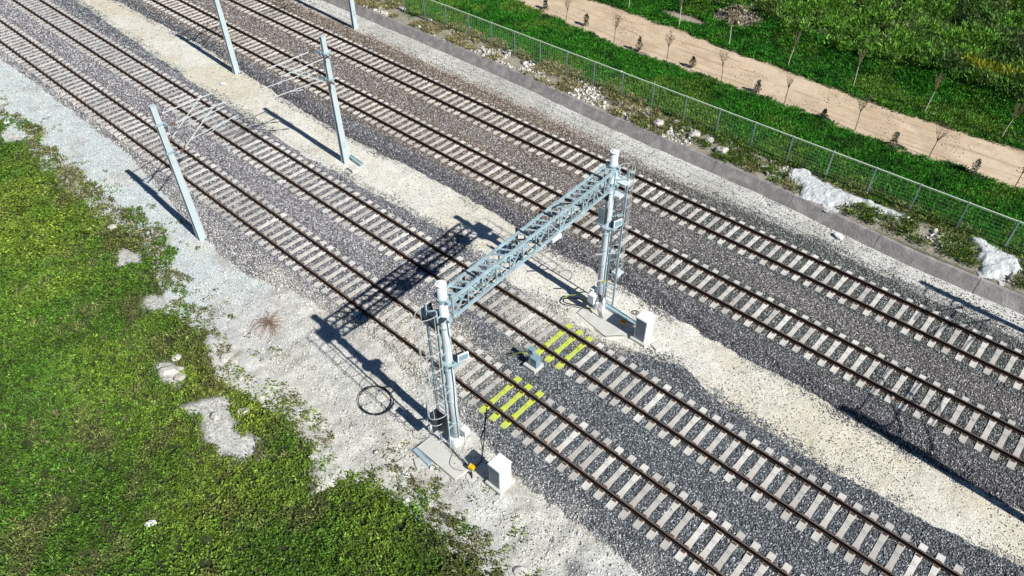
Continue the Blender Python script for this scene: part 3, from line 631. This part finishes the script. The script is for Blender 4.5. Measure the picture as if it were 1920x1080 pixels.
# signals hung on the far side of the beam
for k, u in enumerate((1.45, 4.35, 5.75, 9.0)):
    c = TP(u, -1, 7.0)+Vector((-.30, 0, 0)); t = MB()
    t.cyl(c+Vector((-.03, 0, 0)), c+Vector((.03, 0, 0)), .36, n=22); sg = t.build("signal", MT['dark'], G)
    t = MB(); t.box(c+Vector((.10, 0, 0)), (.16, .30, .62)); t.build("lamp_housing", MT['dark'], sg)
    for dz in (-.14, .14):
        t = MB(); t.tube([c+Vector((-.02, .1*math.cos(a), dz+.1*math.sin(a))) for a in [0, math.pi/3, 2*math.pi/3, math.pi]], .012, 5); t.box(c+Vector((-.14, 0, dz+.11)), (.24, .2, .012)); t.build("hood", MT['dark'], sg)
        t = MB(); t.cyl(c+Vector((-.045, 0, dz)), c+Vector((-.03, 0, dz)), .085, n=14); t.build("lens", MT['lens'], sg)
    t = MB(); t.bar(c+Vector((.15, 0, -.2)), c+Vector((.15, 0, 1.25)), .07); t.bar(c+Vector((.15, 0, 1.22)), c+Vector((.75, 0, 1.27)), .06); t.bar(c+Vector((.15, -.25, .35)), c+Vector((.15, .25, .35)), .05); t.build("hanger", MT['dark'], sg)
t = MB(); t.tube([TP(3.4, 0, zt+.05), TP(3.75, .3, zt+.16), TP(4.1, .8, zt+.04), TP(4.5, 1, zt-.3), TP(4.9, 1.1, zb+.1)], .03, 6); t.tube([TP(6.2, -.6, zt+.05), TP(6.5, 0, zt+.12), TP(6.9, .8, zt+.02), TP(7.3, 1, zt-.3)], .03, 6); t.tube([TP(.6, .9, zb+.1), TP(2, .4, zb+.06), TP(3.5, .6, zb+.08), TP(6, .2, zb+.06), TP(9.5, .6, zb+.1)], .028, 6); t.build("cable", MT['black'], tr)
t = MB(); t.box(TP(5.9, 1, zb-.16), (.16, .55, .16)); t.build("equipment_box", MT['cab'], tr, bevel=.01)

# ------------------------------------------------------------------ cabinets and slabs
def cabinet(x0, x1, y0, y1, zb_, zt_, label, plinth):
    r = empty("relay_cabinet", ((x0+x1)/2, (y0+y1)/2, 0)); tag(r, label, "cabinet", "white relay cabinets by the gantry posts")
    w_, d_ = x1-x0, y1-y0; t = MB(); t.box((0, 0, (zb_+zt_)/2), (w_, d_, zt_-zb_)); t.build("body", MT['cab'], r, bevel=.008)
    t = MB(); t.hexa([(-w_/2-.03, -d_/2-.03, zt_+.003), (w_/2+.03, -d_/2-.03, zt_+.003), (w_/2+.03, d_/2+.03, zt_+.003), (-w_/2-.03, d_/2+.03, zt_+.003), (-w_/2-.02, -d_/2-.02, zt_+.05), (w_/2+.02, -d_/2-.02, zt_+.05), (w_/2+.02, d_/2+.02, zt_+.05), (-w_/2-.02, d_/2+.02, zt_+.05)]); t.box((.02, 0, zt_+.053), (.02, d_, .006)); t.build("roof", MT['cab'], r)
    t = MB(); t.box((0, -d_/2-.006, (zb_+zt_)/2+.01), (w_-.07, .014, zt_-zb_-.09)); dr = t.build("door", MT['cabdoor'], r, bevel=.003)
    t = MB(); t.box((w_/2-.1, -d_/2-.022, (zb_+zt_)/2), (.03, .02, .13)); t.build("handle", MT['groove'], dr)
    for q in (-1, 1): t = MB(); t.box((w_/2+.003, q*d_*.235, (zb_+zt_)/2), (.008, d_*.455, zt_-zb_-.08)); t.build("side_panel", MT['cab'], r, bevel=.002)
    t = MB(); t.box((0, 0, zb_/2-.05), (w_+.24, d_+.24, zb_+.1)); t.build("plinth", MT['conc'], r, bevel=.01); return r
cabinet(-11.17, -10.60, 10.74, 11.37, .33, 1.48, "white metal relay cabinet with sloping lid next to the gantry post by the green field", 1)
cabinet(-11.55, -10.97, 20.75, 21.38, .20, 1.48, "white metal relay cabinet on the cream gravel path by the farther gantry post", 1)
# small twin cabinet between the tracks
r = empty("trackside_unit", (-13.7, 16.2, 0)); tag(r, "small blue-grey twin box unit on a concrete base between the two nearer tracks", "trackside unit")
t = MB(); t.box((0, 0, .38), (.68, .62, .34)); t.build("base", MT['conc'], r, bevel=.01)
t = MB(); t.box((.13, .0, .80), (.32, .30, .50)); bd = t.build("box", MT['bcab'], r, bevel=.01)
t = MB(); t.box((.13, 0, 1.065), (.36, .34, .03)); t.build("lid", MT['bcab'], bd)
t = MB(); t.box((-.20, .12, 1.12), (.26, .2, .30)); t.box((-.2, .12, 1.285), (.30, .24, .03)); t.box((-.2, .12, .76), (.06, .06, .44)); t.build("box", MT['bcab'], r, bevel=.008)
t = MB()
for k in range(3): t.tube([(-.12+.05*k, -.02, 1.05), (-.16+.04*k, -.12, .85), (-.18+.05*k, -.1, .55)], .018, 6)
t.build("cable", MT['white'], r)
t = MB(); t.tube([(-.25, -.05, 1.0), (-.5, -.15, 1.05), (-.85, -.25, .8), (-1.2, -.3, .45), (-1.3, -.28, .37)], .022, 6); t.tube([(-.25, .08, .95), (-.5, .05, 1.0), (-.8, -.05, .75), (-1.1, -.2, .4)], .018, 6); t.build("earth_cable", MT['gcable'], r)

def slab(name, P, z0, z1, m, label, cat, group=None):
    t = MB(); n = len(P); cx = sum(p[0] for p in P)/n; cy = sum(p[1] for p in P)/n
    V = [(x-cx, y-cy, z0) for x, y in P]+[(x-cx, y-cy, z1) for x, y in P]
    t.add(V, [tuple(range(n))[::-1], tuple(range(n, 2*n))]+[(i, (i+1) % n, (i+1) % n+n, i+n) for i in range(n)])
    o = t.build(name, m, None, bevel=.012); o.location = (cx, cy, 0); return tag(o, label, cat, group)
slab("concrete_slab", [(-14.44, 9.97), (-12.24, 9.95), (-12.18, 10.62), (-14.42, 10.70)], -.1, .26, MT['conc'], "long flat concrete slab at the foot of the gantry ladder by the green field", "slab")
slab("concrete_footing", [(-14.1, 10.78), (-11.7, 10.72), (-11.6, 12.0), (-14.1, 12.05)], -.1, .16, MT['conc'], "square concrete footing under the nearer gantry post", "footing")
slab("concrete_footing", [(-14.5, 20.3), (-12.5, 19.95), (-12.0, 20.45), (-11.9, 20.75), (-13.2, 21.85), (-14.5, 21.8)], -.1, .14, MT['conc'], "irregular pale concrete footing under the farther gantry post", "footing")
slab("concrete_cover", [(-14.2, 9.55), (-13.75, 9.30), (-13.52, 9.60), (-13.98, 9.88)], .0, .16, MT['conc'], "small loose grey concrete cover beside the long slab", "cover")
slab("concrete_block", [(-32.35, 20.6), (-31.8, 20.55), (-31.75, 20.95), (-32.3, 21.0)], 0, .24, MT['conc'], "white concrete block beside the mast on the cream path", "block")
slab("concrete_cover", [(-10.75, 21.0), (-10.35, 20.85), (-10.2, 21.25), (-10.6, 21.4)], 0, .12, MT['conc'], "pale square concrete cover beside the cabinet on the cream path", "cover")
slab("concrete_block", [(-14.9, 23.5), (-14.45, 23.45), (-14.4, 23.9), (-14.85, 23.95)], .0, .42, MT['post'], "pale grey box on the ballast edge behind the farther gantry post", "box")
def duct(a, b, label, z=.16, w_=.2):
    t = MB(); a = Vector((*a, z)); b = Vector((*b, z)); c = (a+b)/2
    t.bar(a-c, b-c, w_, .05)
    d = (b-a).normalized(); n_ = Vector((-d.y, d.x, 0))*(w_/2)
    for s in (-1, 1): t.bar(a-c+n_*s+Vector((0, 0, .045)), b-c+n_*s+Vector((0, 0, .045)), .018, .14)
    o = t.build("cable_duct", MT['truss'], None); o.location = c; return tag(o, label, "cable duct", "metal cable ducts on the ground")
duct((-14.5, 9.86), (-13.5, 9.80), "short metal cable duct along the edge of the long concrete slab")
duct((-13.8, 21.55), (-11.95, 21.45), "metal cable duct running from the farther gantry post to the white cabinet", .2, .22)
duct((-33.3, 21.5), (-32.0, 21.4), "metal cable duct lying behind the mast on the cream path", .16, .2)
def small_box(p, d, m, label, name, rz=.2):
    r = empty(name, p, rz); tag(r, label, "box"); t = MB(); t.box((0, 0, d[2]/2), d); t.build("case", m, r, bevel=.012)
    t = MB(); t.box((0, 0, d[2]+.008), (d[0]*.9, d[1]*.9, .014)); t.build("lid", m, r); t = MB(); t.cyl((0, 0, -.34), (0, 0, 0), .03, n=8); t.build("stake", MT['conc'], r); return r
small_box((-12.05, 10.68, .40), (.24, .2, .14), MT['yel'], "small bright yellow junction box beside the long concrete slab", "junction_box")
small_box((-12.37, 21.05, .30), (.26, .2, .13), MT['orange'], "small orange junction box between the farther gantry post and its cabinet", "junction_box")
def cyl_thing(name, p, r_, h, m, label, cat):
    t = MB(); t.tube([(0, 0, 0), (0, 0, h*.8), (0, 0, h)], [r_, r_, r_*.88], 18); o = t.build(name, m, None); o.location = p; return tag(o, label, cat)
cyl_thing("concrete_ring", (-11.9, 10.5, .0), .24, .18, MT['conc'], "round concrete lump at the foot of the yellow junction box", "concrete lump")
def cable(pts, r_, m, label, name="cable"):
    P = [Vector(p) for p in pts]; c = P[0].copy(); out = []
    for i in range(len(P)-1):   # catmull-rom
        p0, p1, p2, p3 = P[max(i-1, 0)], P[i], P[i+1], P[min(i+2, len(P)-1)]
        for k in range(6):
            s = k/6; out.append(.5*((2*p1)+(-p0+p2)*s+(2*p0-5*p1+4*p2-p3)*s*s+(-p0+3*p1-3*p2+p3)*s**3)-c)
    out.append(P[-1]-c); t = MB(); t.tube(out, r_, 6); o = t.build(name, m, None); o.location = c; return tag(o, label, "cable")
cable([(-12.0, 10.55, .3), (-11.85, 10.5, .13), (-11.55, 10.3, .12), (-11.2, 10.15, .13), (-10.85, 9.95, .08)], .045, MT['black'], "thick black hose ending on the gravel in front of the white cabinet", "hose")
cable([(-12.0, 10.6, .3), (-11.8, 10.42, .14), (-11.45, 10.15, .14), (-11.1, 9.98, .14), (-10.95, 9.85, .1)], .035, MT['black'], "thinner black hose beside the thick one on the gravel", "hose")
cable([(-13.6, 13.15, .42), (-13.3, 12.8, .40), (-13.07, 12.49, .40), (-12.7, 12.05, .36), (-12.35, 11.6, .2), (-12.1, 11.25, .19), (-12.1, 10.95, .2), (-12.25, 10.8, .3)], .022, MT['black'], "black cable from the yellow sleepers down to the cabinet by the field")
cable([(-12.3, 10.4, .275), (-12.6, 10.25, .275), (-12.9, 10.3, .275), (-13.1, 10.6, .275), (-13.25, 10.85, .3)], .010, MT['black'], "thin cable looping over the long concrete slab")
cable([(-13.3, 10.9, .6), (-12.95, 10.82, .5), (-12.5, 10.75, .42), (-12.1, 10.68, .45)], .03, MT['tube'], "white cable from the ladder foot to the yellow junction box")
cable([(-13.9, 20.75, .2), (-14.35, 20.9, .35), (-14.8, 21.0, .5), (-15.3, 20.85, .4), (-15.6, 20.6, .2)], .03, MT['gcable'], "yellow-green cable curling from the farther gantry post across the gravel")
cable([(-14.1, 20.8, .3), (-14.7, 20.55, .3), (-15.3, 20.35, .25), (-15.5, 20.6, .22), (-15.0, 20.95, .28), (-14.4, 21.0, .35)], .03, MT['black'], "black cable looped on the gravel behind the farther gantry post")
cable([(-13.1, 19.75, .4), (-12.6, 19.9, .2), (-12.2, 20.3, .17), (-11.8, 20.6, .2)], .014, MT['black'], "thin cable from the track edge to the cabinet on the path")
for i in range(2):
    pass
t = MB()
for k in range(3):
    a0 = random.uniform(0, 6); t.tube([((.80+.03*math.sin(a+a0)-.012*k)*math.cos(a), (.72+.03*math.cos(a*2+a0)-.012*k)*math.sin(a), .03+.012*k+.015*math.sin(3*a+a0)) for a in [i*2*math.pi/40 for i in range(41)]], .015, 6)
o = t.build("cable_coil", MT['black'], None); o.location = (-17.45, 10.35, float(verge_z(np.array([-17.45]), np.array([10.35]))[0])+.05); tag(o, "large round coil of black cable lying on the white gravel near the ladder shadow", "cable coil")
t = MB(); t.ring((0, 0, 0), .13, .02, 16, 6); o = t.build("cable_ring", MT['black'], None); o.location = (-12.45, 22.2, .12); tag(o, "small black ring of cable on the cream gravel path", "cable ring")

# ------------------------------------------------------------------ boulders and litter
def rock(p, s, seed, label, name="boulder", m='rock', flat=.6, group=None):
    rs = np.random.default_rng(seed); me = bpy.data.meshes.new(name); import bmesh
    bm = bmesh.new(); bmesh.ops.create_icosphere(bm, subdivisions=2, radius=1)
    for v in bm.verts:
        k = 1+.35*(float(vn(v.co.x*3+v.co.z*2, v.co.y*3-v.co.z, 1.3, seed))-.5)*2; v.co *= k; v.co.z *= flat
        for a in range(3): v.co[a] = round(v.co[a]*3.2)/3.2*.45+v.co[a]*.55
    for v in bm.verts: v.co = Vector((v.co.x*s[0], v.co.y*s[1], v.co.z*s[2]))
    bm.to_mesh(me); bm.free(); me.materials.append(MT[m]); o = link(name, me); o.location = p; o.rotation_euler = (0, 0, rs.uniform(0, 6)); return tag(o, label, "rock" if m == 'rock' else "litter", group)
def gz_(x, y): return float(Hg(np.array([x]), np.array([y]))[0])
RK = [(-25.55, 5.35, .42, "largest white boulder of the small group in the middle of the field"), (-25.0, 5.5, .26, "cream boulder on the right of the group in the middle of the field"), (-26.1, 5.95, .2, "small white stone just above the field boulders"),
      (-37.4, 8.45, .24, "single white stone in the weeds near the upper verge"), (-22.9, 7.3, .22, "pale stone at the weed edge left of the rubble patch"), (-24.4, 7.45, .28, "cream boulder at the weed edge below the dead bush"), (-24.0, 7.6, .24, "rounded white stone beside the cream boulder at the weed edge"),
      (-18.1, 8.15, .22, "grey angular stone at the weed edge left of the gantry slab"), (-21.3, 7.25, .16, "small white stone in the weeds above the gravel patch"), (-21.2, 6.3, .24, "brown flat stone on the upper tip of the gravel patch"), (-21.9, 5.35, .2, "reddish stone on the gravel patch in the field"),
      (-13.0, 8.2, .2, "pale stone in weeds below the concrete cover"), (-7.9, 8.9, .26, "bluish stone at the weed edge near the bottom of the picture"), (-17.2, 6.9, .18, "brown stone low in the weeds left of the slab"), (-29.3, 7.35, .14, "small pair stone in the dry patch of weeds")]
for i, (x, y, s, lab) in enumerate(RK): rock((x, y, gz_(x, y)+s*.3+.08), (s*1.2, s*.9, s), 300+i, lab, group="stones lying around the field edge")
RB = [(-22.29, 37.19, .26, "pale boulder against the foot of the wire fence"), (-20.86, 36.5, .34, "squared white block on the rubble below the fence"), (-20.08, 37.3, .24, "cream stone right of the squared white block"), (-18.5, 36.8, .33, "large cream boulder on the rubble bank"),
      (-17.4, 36.75, .26, "white rounded boulder beside the large cream one"), (-13.57, 36.6, .24, "small white boulder on the weedy bank left of the slurry sheet"), (-23.3, 36.9, .22, "flat pale stone on the far left of the boulders by the fence"), (-16.3, 36.4, .36, "grey flat boulder in the weeds before the fence")]
for i, (x, y, s, lab) in enumerate(RB): rock((x, y, gz_(x, y)+s*.3), (s*1.2, s, s), 340+i, lab, group="boulders on the bank between wall and fence")
LT = [(-19.32, 1.12, .2, "crumpled white litter in the weeds of the lower field"), (-14.38, 55.67, .32, "torn white litter caught in the dark thicket"), (-8.4, 48.9, .1, "tiny white scrap on the grass beyond the road"), (-47.4, 21.4, .2, "white scrap on the near edge of the cream path"),
      (-7.75, 34.15, .26, "crumpled bluish white litter at the foot of the concrete wall"), (-13.9, 8.9, .2, "white sheet scrap beside the weeds below the slab"), (-53.3, 9.0, .22, "white scrap in the weeds at the upper left corner"), (-26.6, 40.3, .14, "pale scrap on the grass behind the fence")]
for i, (x, y, s, lab) in enumerate(LT): rock((x, y, gz_(x, y)+.15+(.3 if y > 52 else 0)), (s*1.1, s*.8, s*.7), 380+i, lab, name="litter", m='white', flat=.5)
def blob(name, P, h, label, seed):
    P = [tuple(p) for p in P]; xs_ = [p[0] for p in P]; ys_ = [p[1] for p in P]; st = .07
    X, Y = np.meshgrid(np.arange(min(xs_)-.4, max(xs_)+.4, st), np.arange(min(ys_)-.4, max(ys_)+.4, st), indexing='ij')
    d = polyd(X, Y, P)+(fbm(X, Y, .5, seed)-.55)*.9; Z = Hg(X, Y)-.08+(.14+h*(.3+1.0*fbm(X, Y, .7, seed+3)+.9*(fbm(X, Y, .22, seed+5)-.4)))*sstep(-.25, .25, d)
    # wall side: let it droop over the wall top
    nx, ny = X.shape; idx = np.arange(nx*ny).reshape(nx, ny); ok = (d > -.27); q = ok[:-1, :-1] & ok[1:, :-1] & ok[1:, 1:] & ok[:-1, 1:]
    F = np.stack([idx[:-1, :-1], idx[1:, :-1], idx[1:, 1:], idx[:-1, 1:]], -1)[q]; Z = np.where((Y > wallb(X)+.3) & (Y < wallb(X)+1.1), np.maximum(Z, .60+.1*sstep(-.25, .2, d)), Z)
    used = np.unique(F); rm = -np.ones(nx*ny, int); rm[used] = np.arange(len(used)); V = np.stack([X, Y, Z], -1).reshape(-1, 3)[used]; c = V.mean(0); c[2] = 0
    o = link(name, npmesh(name, V-c, rm[F], [MT['spill']], smooth=True)); o.location = c; return tag(o, label, "concrete spill")
blob("dried_slurry", SLURRY[0], .12, "long white sheet of dried concrete slurry between wall and fence", 401)
blob("dried_slurry", SLURRY[1], .16, "short rounded white heap of dried slurry near the right edge by the fence", 402)
# dead bush
t = MB()
for i in range(150):
    a = random.uniform(0, 6.28); R_ = random.uniform(.3, .95); h = random.uniform(.05, .35); k = random.uniform(-.6, .6)
    t.tube([(0, 0, .02), (R_*.4*math.cos(a), R_*.4*math.sin(a), h), (R_*math.cos(a+k), R_*math.sin(a+k), h*.5), (R_*1.15*math.cos(a+k*1.6), R_*1.15*math.sin(a+k*1.6), .03)], .005, 4)
o = t.build("dead_bush", MT['twig'], None); o.location = (-24.75, 9.9, .1); tag(o, "tangled dry reddish brown bush lying on the white gravel", "dead bush")

# ------------------------------------------------------------------ young trees
def sapling(x, y, H, seed, label, leafy=.4, lc=(.16, .11, .06), group="bare young trees along the dirt road"):
    rs = random.Random(seed); z = gz_(x, y); r = empty("young_tree", (x, y, z)); tag(r, label, "tree", group)
    th = H*.55; lean = (rs.uniform(-.12, .12), rs.uniform(-.08, .08)); top = Vector((lean[0], lean[1], th))
    t = MB(); t.tube([(0, 0, -.1), (0, 0, .05), (lean[0]*.3, lean[1]*.5+.02, th*.5), top], [.04, .034, .028, .024], 7, 0)
    t.build("trunk", [MT['lime'] if group.startswith("lime") else MT['bark']], r)
    t = MB(); tips = []
    for i in range(11):
        a = rs.uniform(0, 6.28); sp = rs.uniform(.12, .42); h = rs.uniform(.55, 1)*(H-th); m_ = top+Vector((sp*.5*math.cos(a), sp*.5*math.sin(a), h*.45)); e = top+Vector((sp*math.cos(a), sp*math.sin(a), h))
        t.tube([top-Vector((0, 0, rs.uniform(0, .15))), m_, e], [.012, .009, .005], 5); tips += [m_, e]
        for j in range(3):
            q = m_.lerp(e, rs.random()); d = Vector((rs.uniform(-.18, .18), rs.uniform(-.18, .18), rs.uniform(.05, .25))); t.tube([q, q+d], [.008, .004], 4); tips.append(q+d)
    n0 = len(t.v)
    for q in tips:
        for j in range(int(leafy*5)):
            p = q+Vector((rs.gauss(0, .05), rs.gauss(0, .05), rs.gauss(0, .05))); d = Vector((rs.uniform(-1, 1), rs.uniform(-1, 1), rs.uniform(-.3, 1))).normalized()*.09; s = d.cross(Vector((rs.random(), rs.random(), 1))).normalized()*.028
            t.add([p, p+d*.5+s, p+d, p+d*.5-s], [(0, 1, 2, 3)], 1)
    M = leafmats.setdefault(lc, mat("leaf_fixed", lc, rough=.7, var=.3, vscale=9)); t.build("crown", [MT['bark'], M], r)
leafmats = {}
nm = ["leftmost", "second", "third", "fourth", "fifth", "sixth", "seventh", "rightmost"]
for i, (x, y, H, lf) in enumerate([(-34.6, 43.9, 2.3, .5), (-29.8, 43.7, 2.3, .6), (-25.1, 43.65, 2.4, .6), (-20.75, 43.75, 2.3, .3), (-16.1, 43.85, 2.3, .1), (-11.3, 43.8, 2.4, .9), (-6.8, 43.85, 2.2, .2), (-2.1, 43.5, 2.2, .2)]):
    sapling(x, y, H, 500+i, f"thin bare young tree on the near side of the dirt road, {nm[i]} of its row", lf, (.09, .13, .03) if i == 5 else (.17, .10, .055))
for i, (x, y, H) in enumerate([(-32.7, 49.6, 2.6), (-27.8, 49.4, 2.8), (-23.2, 49.0, 2.7), (-18.45, 48.9, 2.6), (-13.7, 48.9, 2.8), (-8.9, 48.8, 2.7), (-4.3, 48.8, 2.6)]):
    sapling(x, y, H+.2, 520+i, f"limewashed thin young tree beyond the dirt road, {(nm[:6]+['rightmost'])[i]} of its row", .35, (.06, .12, .03), "limewashed young trees beyond the dirt road")
def shrub(x, y, H, seed, label):
    rs = random.Random(seed); z = gz_(x, y); r = empty("conifer_shrub", (x, y, z)); tag(r, label, "shrub", "small dark shrubs along the dirt road")
    t = MB(); t.tube([(0, 0, -.1), (0, 0, H*.5), (.03, .02, H*.95)], [.03, .022, .008], 6); t.build("trunk", MT['bark'], r)
    t = MB()
    for j in range(300):
        u = rs.random()**.8; zz = .05+u*H; rad = (.20*(1-u)**.8+.05)*math.sqrt(rs.random())*(1+.4*math.sin(zz*9+seed)); a = rs.uniform(0, 6.28)
        p = Vector((rad*math.cos(a), rad*math.sin(a), zz)); d = Vector((math.cos(a)+rs.gauss(0, .5), math.sin(a)+rs.gauss(0, .5), rs.uniform(-.2, 1))).normalized()*.11; s = d.cross(Vector((rs.random(), rs.random(), 1))).normalized()*.035
        t.add([p, p+d*.5+s, p+d, p+d*.5-s], [(0, 1, 2, 3)], 0)
    M = leafmats.setdefault('sh', mat("shrub_leaf", (.022, .04, .012), rough=.7, var=.4, vscale=9)); t.build("crown", [M], r)
for i, (x, y, H) in enumerate([(-37.7, 45.1, 1.5), (-33.3, 44.8, 1.35), (-27.7, 43.9, 1.35), (-23.4, 44.3, 1.3), (-18.24, 44.1, 1.15), (-13.4, 43.75, 1.25), (-8.9, 43.6, 1.35), (-4.3, 43.6, 1.3)]):
    shrub(x, y, H*(.55+.3*((i*7)%5)/5), 560+i, f"small dark leafy shrub at the near edge of the dirt road, {nm[i]} of its row")
